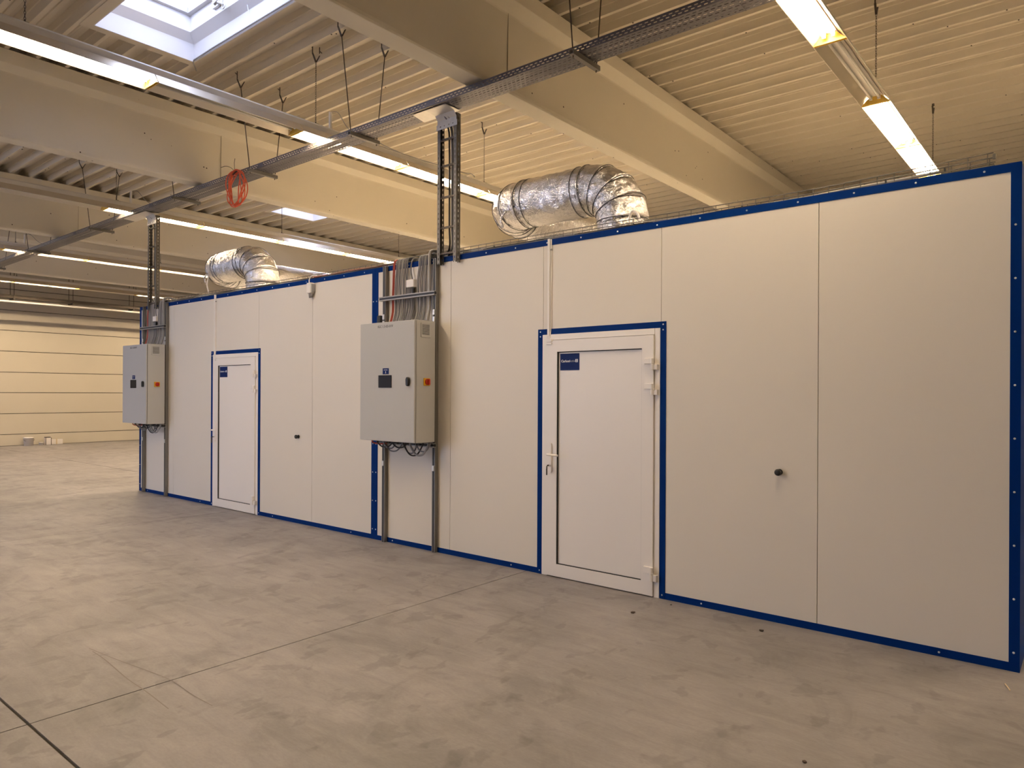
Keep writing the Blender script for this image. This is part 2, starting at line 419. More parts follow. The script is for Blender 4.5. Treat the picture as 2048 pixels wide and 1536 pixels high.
MB().tube(arc((-7.07, -1.22, 5.64), .026, 0, 2*PI, 14, (1, 0, 0), (0, 0, 1))[:-1], .006, 6, closed=True).build('ring_eye', 'galv_bright', op, True)
tag(MB().tube([(-6.87, -1.1, 5.84), (-6.83, -1.08, 5.60), (-6.79, -1.062, 5.42)], .004, 6).build('pull_cord', 'print_white'), 'thin white cord hanging inside the large skylight', 'cord')
tag(MB().tube([(-8.22, -.93, 5.392), (-8.06, -1.045, 5.392), (-8.02, -1.062, 5.41), (-7.6, -1.062, 5.42), (-6.79, -1.062, 5.42), (-5.98, -1.062, 5.42)], .008, 8).build('electrical_conduit', 'cable_light'),
    'thin grey conduit running along the lower edge of the large skylight', 'conduit')

# ------------------------------------------------------------------ cabins
ZT, DEP = 2.95, 6.0
def cabin(name, xa, xb, seams, door, label):
    """xa > xb: right and left ends of the front; seams: panel joints; door: (outer left, inner left, inner right, outer right)"""
    e = empty(name, ((xa+xb)/2, 0, 0), label, 'cabin')
    t = .06
    MB().box(xb+.03, xa-.03, t, DEP, .02, ZT-.03).build('core', 'cabin_core', e)
    ol, il, ir, orr = door
    cuts = [xa] + seams + [xb]
    for R, L in zip(cuts, cuts[1:]):
        z0 = 2.10 if abs(R-ir) < .03 else 0.004
        MB().box(L+.002, R-.002, 0, t-.002, z0, ZT-.004).build('wall_panel', 'cabin_panel', e, bevel=.0015)
    for k in range(5):
        y0, y1 = t+(DEP-t)*k/5, t+(DEP-t)*(k+1)/5
        for X0, X1 in ((xa-.028, xa), (xb, xb+.028)):
            MB().box(X0, X1, y0+.002, y1-.002, .004, ZT-.004).build('wall_panel', 'cabin_panel', e)
    for k in range(5):
        X0, X1 = xb+(xa-xb)*k/5, xb+(xa-xb)*(k+1)/5
        MB().box(X0+.002, X1-.002, 0.002, DEP, ZT-.03, ZT-.004).build('roof_panel', 'cabin_roof', e)
    T = .0035; W = .05
    def trim(nm, b, screws):
        o = MB().box(*b).build(nm, 'blue_trim', e)
        if screws:
            sb = MB()
            for (x, z) in screws: sb.lathe([(.0065, 0), (.0065, .002), (.004, .0042)], 8, (x, b[2], z), 'y')
            sb.build('screws', 'screw_head', o, kind='stuff')
    n = 12
    trim('top_trim', (xb, xa, -T, 0, ZT-W, ZT), [(xb+(xa-xb)*(i+.5)/16, ZT-.025) for i in range(16)])
    MB().box(xb, xa, 0, .05, ZT-.001, ZT+.003).build('top_trim_return', 'blue_trim', e)
    zz = [.11+.31*i for i in range(10)]
    trim('corner_trim', (xa-W, xa, -T-.001, 0, 0, ZT-W), [(xa-.026, z) for z in zz[:-1]])
    trim('corner_trim', (xb, xb+W, -T-.001, 0, 0, ZT-W), [(xb+.026, z) for z in zz[:-1]])
    for X0, X1 in (((xa, xa+.003),) if xa > -1 else ((xb-.003, xb),)):
        MB().box(X0, X1, -T-.001, .6, 0, ZT).build('dark_corner_return', 'blue_trim', e)  # carried far past the angle, so its blue darkens the cabin side
    trim('base_trim', (orr, xa-W, -T, 0, 0, W), [(xa-.4, .025), (orr+.3, .025)])
    trim('base_trim', (xb+W, ol, -T, 0, 0, W), [(xb+.3, .025), (ol-.3, .025)])
    # door surround in blue
    trim('door_trim', (ol, il, -T-.002, 0, 0, 2.165), [((ol+il)/2, z) for z in (.03, 2.10, 2.142)])
    trim('door_trim', (ir, orr, -T-.002, 0, 0, 2.165), [((ir+orr)/2, z) for z in (.03, 2.10, 2.142)])
    trim('door_trim', (il, ir, -T-.002, 0, 2.116, 2.165), [])
    # door
    Lx, Rx = il+.058, ir-.050
    fr = MB(); fr.box(il, Lx-.003, -.010, .05, .0, 2.115); fr.box(Rx+.003, ir, -.010, .05, 0, 2.115); fr.box(Lx-.003, Rx+.003, -.010, .05, 2.066, 2.115)
    fr.build('door_frame', 'white_pvc', e, bevel=.003)
    MB().box(Lx-.003, Rx+.003, .02, .05, 0, 2.066).build('door_rebate', 'gasket', e)
    gl, gr, gb, gt = il+.168, ir-.152, .117, 1.96
    d = MB()
    d.box(Lx, gl, -.024, .02, .010, 2.062); d.box(gr, Rx, -.024, .02, .010, 2.062)
    d.box(gl, gr, -.024, .02, .010, gb); d.box(gl, gr, -.024, .02, gt, 2.062)
    dr = d.build('door', 'white_pvc', e); dr['label'] = 'white framed door leaf with recessed flat panel'
    g = MB(); q = .007
    g.box(gl, gl+q, -.020, .0, gb, gt); g.box(gr-q, gr, -.012, .0, gb, gt); g.box(gl+q, gr-q, -.014, 0, gb, gb+q); g.box(gl+q, gr-q, -.014, 0, gt-q, gt)
    g.build('gasket', 'gasket', dr)
    MB().box(gl+q, gr-q, -.006, .01, gb+q, gt-q).build('infill_panel', 'white_pvc', dr)
    for z0, z1 in ((1.787, 1.878), (1.590, 1.680), (.130, .240)):
        zm = (z0+z1)/2; x = Rx
        h = MB(); h.box(x-.070, x-.004, -.046, -.024, zm+.003, z1); h.prism([(x+.014*math.cos(a), -.042+.017*math.sin(a)) for a in [i*PI/6 for i in range(12)]], 'z', zm+.001, z1)
        h.box(x+.0, x+.042, -.044, -.010, z0, zm-.003); h.prism([(x+.001+.014*math.cos(a), -.042+.017*math.sin(a)) for a in [i*PI/6 for i in range(12)]], 'z', z0, zm-.001)
        h.build('hinge', 'white_pvc', dr, bevel=.003)
    hx = Lx+.046
    MB().prism([(hx+.016*math.cos(a), (1.152 if math.sin(a) > 0 else .922)+.016*math.sin(a)) for a in [.001+i*PI/8 for i in range(16)]], 'y', -.036, -.024).build('handle_plate', 'white_pvc', dr, bevel=.003)
    MB().tube(catmull([(hx, -.03, 1.068), (hx, -.072, 1.068), (hx+.012, -.082, 1.068), (hx+.06, -.082, 1.066), (hx+.115, -.080, 1.064)], 4), .0095, 10).build('lever', 'white_pvc', dr, True)
    MB().lathe([(.009, 0), (.009, .018)], 12, (hx, -.034, .972), 'y').build('lock_cylinder', 'galv_bright', dr)
    k = MB(); k.box(hx-.0012, hx+.0012, -.075, -.048, .966, .978); k.tube(arc((hx, -.078, .955), .012, 0, 2*PI, 10, (0, .5, 0), (0, 0, 1))[:-1], .003, 6, closed=True); k.box(hx-.005, hx+.003, -.083, -.073, .890, .945)
    k.build('key', 'steel_dark', dr)
    # sign
    s0, s1, t0, t1 = gl+.024, gl+.222, 1.798, 1.942
    MB().box(s0, s1, -.0085, -.006, t0, t1).build('door_sign', 'sticker_blue', dr)['label'] = 'dark blue square door sign with white lettering'
    text('sign_lettering', 'Carbon', .0295, (s0+.010, -.0088, 1.868), 'print_white', dr, bold=.0006)
    text('sign_lettering', 'Active', .0295, (s0+.092, -.0088, 1.868), 'print_white', dr, bold=-.0006)
    em = MB(); ex = s0+.158
    for r in range(3):
        em.box(ex, ex+.026, -.0092, -.0085, 1.866+r*.010, 1.872+r*.010)
    em.box(ex, ex+.006, -.0091, -.0085, 1.866, 1.892); em.box(ex+.020, ex+.026, -.0091, -.0085, 1.866, 1.892)
    em.build('sign_emblem', 'print_white', dr)
    # contact switch above the lock side
    MB().box(Lx-.002, Lx+.058, -.034, -.024, 2.026, 2.040).build('door_contact', 'white_pvc', dr, bevel=.002)
    MB().box(Lx+.0, Lx+.058, -.034, -.010, 2.046, 2.072).build('contact_switch', 'white_pvc', e, bevel=.003)
    return e
NEARD = (-3.828, -3.775, -2.626, -2.577); FARD = (-9.612, -9.557, -8.396, -8.348)
cabin('modular_cabin', -.331, -6.064, [-1.447, -2.622, -3.774, -4.916], NEARD, 'nearer white modular cabin with blue edge trims, filling the right half')
cabin('modular_cabin', -6.066, -11.905, [-7.217, -8.391, -9.534, -10.74], FARD, 'farther white modular cabin with blue edge trims, beyond the middle post')
def conduit(x, which):
    e = empty('cable_trunking', (x, 0, 2.1), 'slim white cable trunking above the door of the %s cabin' % which, 'trunking', 'trunkings above the cabin doors')
    MB().box(x-.011, x+.011, -.018, -.004, 2.10, ZT+.004).build('channel', 'white_pvc', e, bevel=.002)
    MB().tube(catmull([(x+.022, -.007, ZT+.0), (x+.023, -.007, 2.7), (x+.021, -.007, 2.4), (x+.022, -.007, 2.175), (x+.015, -.012, 2.09), (x+.03, -.02, 2.07)], 4), .005, 8).build('cable', 'white_pvc', e, True)
    MB().box(x+.015, x+.030, -.014, 0, ZT-.10, ZT-.085).build('clip', 'cable_light', e)
conduit(-3.708, 'nearer'); conduit(-9.506, 'farther')
for x, which in ((-1.702, 'nearer'), (-7.496, 'farther')):
    e = empty('wall_knob', (x, 0, 1.056), 'small round black knob on the plain wall of the %s cabin' % which, 'knob', 'black knobs on the cabin walls')
    MB().lathe([(.022, 0), (.022, .004)], 20, (x, 0, 1.056), 'y').build('rosette', 'black', e)
    MB().lathe([(.012, .004), (.012, .018), (.021, .024), (.024, .034), (.022, .044), (.012, .047)], 20, (x, 0, 1.056), 'y').build('knob', 'black', e, True)
# junction box on the farther cabin
e = empty('junction_box', (-7.22, 0, 2.78), 'small white junction box under the top trim of the farther cabin', 'box')
MB().box(-7.262, -7.175, -.062, 0, 2.775, 2.90).build('housing', 'white_pvc', e, bevel=.012)
MB().box(-7.19, -7.162, -.05, 0, 2.785, 2.885).build('lid', 'cable_light', e, bevel=.004)
for i, x in enumerate((-7.245, -7.215, -7.19)):
    MB().tube([(x, -.03, 2.78), (x+(.012 if i == 0 else -.004), -.03, 2.725)], .011, 10).build('cable_gland', 'cable_light', e, True)
MB().tube(catmull([(-7.245, -.03, 2.89), (-7.248, -.028, 2.945), (-7.225, -.012, 2.985), (-7.17, .03, 2.99)], 5), .006, 8).build('cable', 'white_pvc', e, True)

# ------------------------------------------------------------------ control cabinets, rails, cables
def unit(dx, which, number):
    X0, X1, YB_, YF_, Z0, Z1 = -5.892+dx, -5.069+dx, -.062, -.340, 1.107, 2.309
    fm = empty('mounting_frame', ((X0+X1)/2, 0, 0), 'grey strut mounting frame behind the control cabinet of the %s cabin' % which, 'frame', 'mounting frames behind the cabinets')
    for xr in (-5.868+dx, -5.104+dx):
        w_ = .0205
        p = [(xr-w_, -.006), (xr+w_, -.006), (xr+w_, -.047), (xr+.011, -.047), (xr+.011, -.041), (xr+w_-.004, -.041), (xr+w_-.004, -.010), (xr-w_+.004, -.010), (xr-w_+.004, -.041), (xr-.011, -.041), (xr-.011, -.047), (xr-w_, -.047)]
        r = MB().prism(p, 'z', .002, 2.945).build('vertical_rail', 'strut', fm)
        MB().box(xr-.0105, xr+.0105, -.044, -.0101, .002, 2.944).build('slot_shade_fill', 'black', r)  # black filler stands in for the shade inside the open channel
        for z in (2.405, .843, 2.335):
            MB().box(xr-.017, xr+.013, -.056, -.047, z-.028, z+.028).build('rail_clamp', 'galv_bright', r, bevel=.004)
    for z in (2.592, 1.075):
        p = [(-.048, z-.021), (-.048, z+.021), (-.088, z+.021), (-.088, z+.011), (-.082, z+.011), (-.082, z+.017), (-.052, z+.017), (-.052, z-.017), (-.082, z-.017), (-.082, z-.011), (-.088, z-.011), (-.088, z-.021)]
        o = MB().prism(p, 'x', -5.905+dx, -5.065+dx).build('cross_rail', 'rail_light', fm)
        MB().box(-5.904+dx, -5.066+dx, -.082, -.0521, z-.0105, z+.0105).build('slot_shade_fill', 'black', o)  # same black filler, painted shade in the hollow of the cross rail
    e = empty('control_cabinet', ((X0+X1)/2, YB_, Z0), 'light grey wall-mounted control cabinet on the %s cabin' % which, 'cabinet', 'control cabinets on the cabin fronts')
    MB().box(X0+.004, X1, YF_+.024, YB_, Z0, Z1).build('body', 'cabinet_grey', e, bevel=.008)
    MB().box(X0+.02, X1-.010, YF_+.016, YF_+.026, Z0+.012, Z1-.012).build('door_seal', 'cabinet_seam', e)
    d = MB().box(X0, X1-.001, YF_, YF_+.018, Z0+.003, Z1-.003).build('door', 'cabinet_grey', e, bevel=.006)
    dc = dx
    yf = YF_
    MB().box(-5.595+dc, -5.400+dc, yf-.008, yf, 1.648, 1.772).build('display', 'screen', d, bevel=.003)
    s = MB().box(-5.536+dc, -5.443+dc, yf-.001, yf+.001, 1.782, 1.842).build('sticker', 'sticker_blue', d)
    MB().box(-5.519+dc, -5.462+dc, yf-.0018, yf-.001, 1.823, 1.827).build('sticker_line', 'print_white', d)
    text('sticker_digit', number, .026, (-5.49+dc, yf-.0018, 1.793), 'print_white', d, bold=.0008, align='CENTER')
    h = MB(); h.prism([(-5.150+dc+a, 1.705+b) for a, b in ((-.017, -.035), (.0, -.045), (.017, -.035), (.020, .02), (.012, .04), (.0, .047), (-.012, .04), (-.020, .02))], 'y', yf-.030, yf)
    h.build('swing_handle', 'black', d, bevel=.006)
    text('cabinet_lettering', 'IGC 1.3-03-01V', .036, (-5.615+dc, yf-.0016, 2.250), 'print_dark', d)
    # vent on the side
    v = MB().box(X1-.001, X1+.008, -.262, -.132, 2.140, 2.282).build('vent', 'cabinet_grey', e, bevel=.004)
    MB().box(X1+.0075, X1+.0085, -.246, -.152, 2.166, 2.268).build('vent_shade_plate', 'cabinet_seam', v)  # dark plate painted as the shade behind the louvres
    for i in range(9):
        z = 2.170+i*.0112
        b = MB()
        b.quad((X1+.0085, -.246, z), (X1+.0085, -.152, z), (X1+.0135, -.152, z+.001), (X1+.0135, -.246, z+.001))
        b.quad((X1+.0135, -.246, z+.001), (X1+.0135, -.152, z+.001), (X1+.0085, -.152, z+.0065), (X1+.0085, -.246, z+.0065))
        b.build('louvre', 'cabinet_grey', v)
    sw = MB().box(X1, X1+.010, -.222, -.140, 1.668, 1.742).build('main_switch', 'yellow', e, bevel=.003)
    MB().lathe([(.030, .010), (.030, .022), (.024, .026)], 20, (X1, -.181, 1.705), 'x').build('switch_dial', 'red', sw, True)
    MB().box(X1+.024, X1+.048, -.190, -.172, 1.677, 1.733).build('switch_grip', 'red', sw, bevel=.004)
    # glands under the cabinet
    for i in range(9):
        x = X0+.10+i*.078
        MB().lathe([(.013, 0), (.013, -.022), (.009, -.032)], 10, (x, -.19+(i % 2)*.05, Z0+.001)).build('cable_gland', 'black', e, True)
    # looped cables below
    loops = [(.02, .16, .045, 'cable_red'), (.06, .24, .075, 'cable_black'), (.12, .30, .085, 'cable_grey'), (.20, .40, .105, 'cable_grey'), (.30, .46, .07, 'cable_black'),
             (.44, .62, .115, 'cable_grey'), (.50, .70, .130, 'cable_black'), (.56, .78, .125, 'cable_light'), (.62, .80, .09, 'cable_grey')]
    for i, (a, b, dp, m) in enumerate(loops):
        y1, y2 = -.19+.03*(i % 3), -.11
        P = [(X0+a, y1, Z0), (X0+a+.005, y1, Z0-.03), (X0+a+(b-a)*.3, y1*.6+y2*.4, Z0-dp), (X0+a+(b-a)*.7, y1*.3+y2*.7, Z0-dp), (X0+b-.005, y2, Z0-.035), (X0+b, y2, Z0+.02)]
        tag(MB().tube(catmull(P, 6), .0075 if m != 'cable_light' else .011, 8).build('cable_loop', m, None, True), '%s %s cable loop from the left under the control cabinet of the %s cabin' % (ordn(i+1), m[6:], which), 'cable', 'cable loops under the %s cabinet' % which)
    # hanging cables above
    cnt = [0]
    def hang(x, xt, m, r, gi, z0=2.309, top=3.0, y=-.030):
        P = [(xt+.05, .12, top-.02), (xt+.02, .05, top+.005), (xt, -.008-r, top-.012), (xt+random.uniform(-.004, .004), y, top-.12), (x+random.uniform(-.006, .006), y, 2.75),
             (x+random.uniform(-.005, .005), y-.002, 2.592), (x+random.uniform(-.005, .005), y-.004, 2.45), (x, y-.045, z0)]
        cnt[0] += 1
        nm = {'cable_red': 'thin red cable', 'cable_grey': 'grey cable', 'cable_light': 'light grey cable', 'cable_black': 'black cable'}[m]
        tag(MB().tube(catmull(P, 5), r, 8).build('hanging_cable', m, None, True), '%s from the left, %s, hanging to the cabinet of the %s cabin' % (ordn(cnt[0]), nm, which), 'cable', 'cables above the %s cabinet' % which)
    hang(-5.745+dx, -5.738+dx, 'cable_red', .0065, 0); hang(-5.727+dx, -5.722+dx, 'cable_red', .0065, 0)
    for i in range(9):
        hang(-5.70+i*.0225+dx, -5.69+i*.021+dx, random.choice(('cable_grey', 'cable_grey', 'cable_light')), .0068, 1)
    for i in range(6):
        hang(-5.365+i*.024+dx, -5.345+i*.022+dx, random.choice(('cable_grey', 'cable_grey', 'cable_light')), .0068, 1)
    hang(-5.20+dx, -5.205+dx, 'cable_light', .009, 1); hang(-5.175+dx, -5.185+dx, 'cable_light', .016, 2, top=3.03, y=-.036)
    # small white terminal box with its own cables
    t = empty('terminal_box', (-5.455+dx, 0, 2.68), 'small white terminal box among the cables of the %s cabin' % which, 'box', 'terminal boxes among the cables')
    MB().box(-5.515+dx, -5.40+dx, -.055, 0, 2.685, 2.765).build('housing', 'white_pvc', t, bevel=.006)
    MB().box(-5.425+dx, -5.400+dx, -.058, -.03, 2.60, 2.672).build('black_plug', 'black', t, bevel=.004)
    MB().tube(catmull([(-5.44+dx, -.03, 2.755), (-5.462+dx, -.03, 2.84), (-5.47+dx, -.02, 2.93), (-5.455+dx, .0, 2.985), (-5.43+dx, .06, 2.99)], 5), .007, 8).build('feed_cable', 'cable_grey', t, True)
    for i in range(6):
        x = -5.508+i*.0165+dx
        tag(MB().tube(catmull([(x, -.03, 2.70), (x+random.uniform(-.006, .006), -.034, 2.59), (x+random.uniform(-.01, .006), -.036, 2.46), (x, -.09, 2.309)], 5), .0075, 8).build('hanging_cable', 'cable_grey', None, True),
            '%s grey cable from the left below the terminal box of the %s cabin' % (ordn(i+1), which), 'cable', 'cables below the %s terminal box' % which)
unit(0, 'nearer', '2'); unit(-5.825, 'farther', '1')
bb = empty('black_socket', (-5.952, 0, 2.31), 'small black plug socket between the middle post and the nearer cabinet', 'socket')
MB().box(-5.985, -5.93, -.05, 0, 2.33, 2.428).build('housing', 'black', bb, bevel=.012)
MB().tube([(-5.957, -.025, 2.33), (-5.957, -.03, 2.26)], .009, 8).build('cable', 'black', bb, True)

# ------------------------------------------------------------------ perforated steel: trays and ladders
def slotted(b, P, U, V, nu, pitch, rows, wid, slot, sw, off=0.0):
    """slotted sheet: origin P, U along the length, V across; solid quads leave real slots open"""
    P = Vector(P); U = Vector(U); V = Vector(V)
    def q(u0, u1, v0, v1): b.quad(P+U*u0+V*v0, P+U*u1+V*v0, P+U*u1+V*v1, P+U*u0+V*v1)
    L = nu*pitch; v = 0
    for ri, rc in enumerate(rows):
        q(0, L, v, rc-sw/2); o = pitch/2 if ri % 2 else 0; u = 0
        for k in range(nu+1):
            c = o+k*pitch+off
            a0, a1 = c-slot/2, c+slot/2
            if a1 > L: break
            if a0 <= u: u = max(u, a1); continue
            q(u, a0, rc-sw/2, rc+sw/2); u = a1
        q(u, L, rc-sw/2, rc+sw/2); v = rc+sw/2
    q(0, L, v, wid)
TN, TF, TZ, TH = -.255, -.02, 4.362, .058
def tray_section(x0, n, parent):
    b = MB(); wd = TF-TN
    rows = [wd*(i+.75)/6.5 for i in range(6)]
    slotted(b, (x0, TN, TZ), (1, 0, 0), (0, 1, 0), n, .05, rows, wd, .030, .008)
    for y in (TN, TF):
        slotted(b, (x0, y, TZ), (1, 0, 0), (0, 0, 1), n, .05, [.018, .040], TH, .028, .008)
        b.box(x0, x0+n*.05, y-.003, y+.003, TZ+TH-.002, TZ+TH+.002)
    o = b.build('tray_section', 'galvanised', parent)
    c = MB(); X = x0+n*.05
    for y, s in ((TN, -1), (TF, 1)): c.box(X-.06, X+.06, y+s*.002, y+s*.005, TZ+.004, TZ+TH-.006)
    c.box(X-.004, X+.004, TN, TF, TZ-.003, TZ-.001)
    c.build('coupler', 'galvanised', o)
tr = empty('cable_tray', (-10, -.14, TZ), 'long galvanised perforated cable tray hung under the roof beams', 'cable tray')
x = -22.95; k = 0
while x < 1.0:
    tray_section(x, 60, tr); x += 3.0
for i, (y, m, r) in enumerate(((-.20, 'cable_grey', .010), (-.165, 'cable_black', .012), (-.11, 'cable_black', .011), (-.07, 'cable_grey', .010))):
    tag(MB().tube([(-22.9+.75*j, y+.012*math.sin(j*1.3+i*2), TZ+r+.003+.0) for j in range(33)], r, 6).build('tray_cable', m, None, True),
        '%s cable lying along the inside of the long perforated tray' % ('thin dark grey', 'thick black', 'thin black', 'dark grey')[i], 'cable', 'cables inside the long tray')

def hook(b, x, y, z):
    b.box(x-.006, x+.006, y-.050, y-.044, z, z+.10); b.box(x-.006, x+.006, y+.044, y+.050, z+.03, z+.10)
    b.prism([(y-.05, z+.005), (y-.044, z+.005), (y+.004, z-.085), (y-.006, z-.085)], 'x', x-.010, x+.010)
    b.prism([(y+.05, z+.005), (y+.044, z+.005), (y-.004, z-.085), (y+.006, z-.085)], 'x', x-.010, x+.010)
    b.tube([(x, y-.075, z+.075), (x, y-.044, z+.06)], .005, 6); b.tube([(x, y+.044, z+.06), (x, y+.08, z+.045)], .005, 6)
HX = [(-3.25, 'over the nearer cabin door'), (-6.09, 'over the middle post between the cabins'), (-8.08, 'just right of the orange cable coil'), (-10.07, 'left of the orange cable coil'),
      (-13.08, 'just beyond the farther cable ladder'), (-16.14, 'second beyond the farther ladder'), (-18.95, 'third beyond the farther ladder')]
for hx, where in HX:
    e = empty('tray_hanger', (hx, -.14, 4.32), 'rod hanger with cross bracket under the cable tray %s' % where, 'hanger', 'hangers of the long cable tray')
    p = [(hx-.0205, 4.318), (hx+.0205, 4.318), (hx+.0205, 4.358), (hx+.009, 4.358), (hx+.009, 4.353), (hx+.016, 4.353), (hx+.016, 4.323), (hx-.016, 4.323), (hx-.016, 4.353), (hx-.009, 4.353), (hx-.009, 4.358), (hx-.0205, 4.358)]
    MB().prism(p, 'y', -.345, .055).build('cross_bracket', 'strut', e)
    for y0, y1 in ((-.315, -.447), (.022, .137)):
        MB().tube([(hx, y0, 4.30), (hx, y1, 5.335)], .0055, 8).build('rod', 'steel_dark', e, True)
        b = MB(); hook(b, hx, y1, 5.40); b.build('deck_hook', 'steel_dark', e)
        MB().lathe([(.012, 0), (.012, .010)], 6, (hx, y0, 4.359)).build('nut', 'galv_bright', e)

def ladder(xl, xr_, which, rungs, gus):
    e = empty('cable_ladder', ((xl+xr_)/2, -.02, 2.87), 'vertical perforated cable ladder between the long tray and the roof edge of the %s cabin' % which, 'cable ladder', 'vertical cable ladders')
    zt = 4.33
    for x, s in ((xl, 1), (xr_, -1)):
        b = MB(); n = int((zt-2.872)/.05); ww = .038
        slotted(b, (x, -.064, 2.872), (0, 0, 1), (0, 1, 0), n, .05, [.029], .058, .026, .010)
        slotted(b, (x, -.064, 2.872), (0, 0, 1), (s, 0, 0), n, .05, [.019], ww, .022, .009)
        slotted(b, (x, -.006, 2.872), (0, 0, 1), (s, 0, 0), n, .05, [.019], ww, .022, .009)
        b.build('stile', 'ladder_steel', e)
    for z in rungs:
        MB().box(xl+.002, xr_-.002, -.047, -.023, z-.008, z+.008).build('rung', 'steel_dark', e)
    gx0, gx1 = gus
    # sheet metal branch piece turning from the tray down to the ladder
    g = MB()
    pl = [(gx0, TN+.03, TZ-.006), (xr_+.0, TN+.03, TZ-.006), (xr_, TF+.005, TZ-.006), (gx0-.05, TF+.005, TZ-.006)]
    g.quad(*pl); g.quad(*[(a, b, c-.003) for a, b, c in pl])
    cv = [(xl+.0, TN+.04, TZ-.010), (xl, -.10, TZ-.030), (xl, -.066, TZ-.075), (xl, -.066, TZ-.115)]
    for (a, b) in zip(cv, cv[1:]): g.quad(a, (xr_, a[1], a[2]), (xr_, b[1], b[2]), b)
    g.build('branch_plate', 'galv_bright', e)
    h = MB(); slotted(h, (xl-.012, -.0695, TZ-.165), (1, 0, 0), (0, 0, 1), 5, (xr_-xl+.024)/5, [.028], .055, .018, .010)
    h.build('branch_collar', 'galv_bright', e)
    for i, (xo, m, r) in enumerate(((.55, 'cable_grey', .014), (.7, 'cable_light', .012), (.4, 'cable_black', .009))):
        x = xl+(xr_-xl)*xo
        P = [(x-.10, -.10, TZ+.012), (x-.03, -.07, TZ-.05), (x, -.015, TZ-.16), (x+.01, -.012, 4.0), (x+.012, -.010, 3.6), (x+.008, -.006, 3.25), (x-.02, .03, 3.06), (x-.12, .08, 2.985)]
        tag(MB().tube(catmull(P, 6), r, 8).build('riser_cable', m, None, True), '%s cable running down the ladder of the %s cabin' % (('dark grey', 'light grey', 'black')[i], which), 'cable', 'cables on the vertical ladders')
ladder(-5.050, -4.790, 'nearer', [4.10, 3.84, 3.53, 3.23, 2.975], (-5.24, -4.89))
ladder(-11.50, -11.21, 'farther', [4.15, 3.86, 3.55, 3.24, 2.975], (-12.0, -11.5))

# orange cable coil tied to the tray
co = empty('cable_coil', (-8.46, -.27, 4.39), 'orange cable coiled and tied to the side of the long perforated tray', 'cable coil')
for i in range(7):
    c = (-8.46+random.uniform(-.02, .03), -.275+random.uniform(-.008, .008), 4.195+random.uniform(-.012, .012)); rx = .185+random.uniform(-.07, .05); rz = .225+random.uniform(-.012, .014); tw = random.uniform(-.25, .25)
    P = [(c[0]+rx*math.cos(a)+.06*math.sin(a)*tw, c[1]-.012*i/3+.03*math.sin(a*2+i), c[2]+rz*math.sin(a)) for a in [2*PI*j/36 for j in range(36)]]
    MB().tube(P, .0072, 6, closed=True).build('loop', 'cable_orange', co, True)
MB().tube(arc((-8.50, -.285, 4.395), .035, 0, 2*PI, 12, (1, 0, .2), (0, .6, .8))[:-1], .005, 6, closed=True).build('cable_tie', 'cable_black', co, True)
MB().tube(catmull([(-8.50, -.29, 4.42), (-8.56, -.31, 4.47), (-8.66, -.32, 4.505), (-8.78, -.32, 4.51)], 5), .003, 5).build('tie_end', 'cable_black', co)
MB().tube([(-8.495, -.29, 4.42), (-8.485, -.30, 4.52), (-8.47, -.30, 4.57)], .003, 5).build('tie_end', 'cable_black', co)

# ------------------------------------------------------------------ strip lights
UL, ZL = 1.545, 4.44
def light_proto(lit, weak=False):
    e = empty('strip_light', (0, 0, 0))
    for s in (-1, 1):
        MB().prism([(s*.130, 0), (s*.1265, .0), (s*.054, .094), (s*.056, .098)], 'y', 0.004, UL-.004).build('reflector_side', 'reflector', e)
    MB().prism([(-.058, .072), (.058, .072), (.058, .150), (.045, .168), (-.045, .168), (-.058, .150)], 'y', 0.0, UL).build('housing', 'lamp_white', e)
    for y in (.010, UL-.014):
        MB().prism([(-.1265, .001), (.1265, .001), (.054, .072), (-.054, .072)], 'y', y-.003, y+.003).build('end_plate', 'end_plate', e)
    for s in (-1, 1):
        t = MB().lathe([(.013, .05), (.013, UL-.05)], 10)
        t.v = [(x+s*.036, z, y+.046) for x, y, z in t.v]
        lm = 'tube_lit' if lit else 'tube_off'
        if weak and s > 0: lm = 'tube_weak'
        o = t.build('tube', lm, e, True)
        hb = MB()
        for y in (.040, UL-.046): hb.box(s*.036-.014, s*.036+.014, y-.006, y+.006, .030, .074)
        hb.build('lamp_holder', 'lamp_white', o)
    return e
PROT = {}
ROWS = [(3.47, range(-1, 5), {}, 'unseen row added at right for fill light'),  # out-of-view row, added to light beams and deck from the right
        (-1.662, range(-4, 3), {-2: 1, -3: 0, -4: 0, -1: 2, 0: 0, 1: 1, 2: 1}, 'row at the upper right corner'),  # first unit before the tray is unseen, lit to brighten the nearer cabin front
        (-6.79, range(-6, 4), {-2: 0}, 'row beside the large skylight'),
        (-11.955, range(-4, 4), {-4: 0, -3: 0, -2: 0}, 'row behind the farther cable ladder'),
        (-17.0, range(-3, 4), {-3: 0, -2: 0}, 'row over the far tray end'),
        (-21.93, range(-2, 4), {1: 0}, 'farthest row near the end wall')]
for X, rng, st, desc in ROWS:
    for k in rng:
        s = st.get(k, 1)
        if s not in PROT: o = PROT[s] = light_proto(s > 0, s == 2)
        else: o = copy_tree(PROT[s], (0, 0, 0))
        o.location = (X, 1.028+UL*k, ZL)
        pos = '%s beyond the cable tray' % ordn(k+2) if k >= -1 else '%s before the cable tray' % ordn(-1-k)
        tag(o, '%s strip light, %s, %s' % ('lit' if s else 'unlit', pos, desc), 'light', 'strip lights hung in rows')
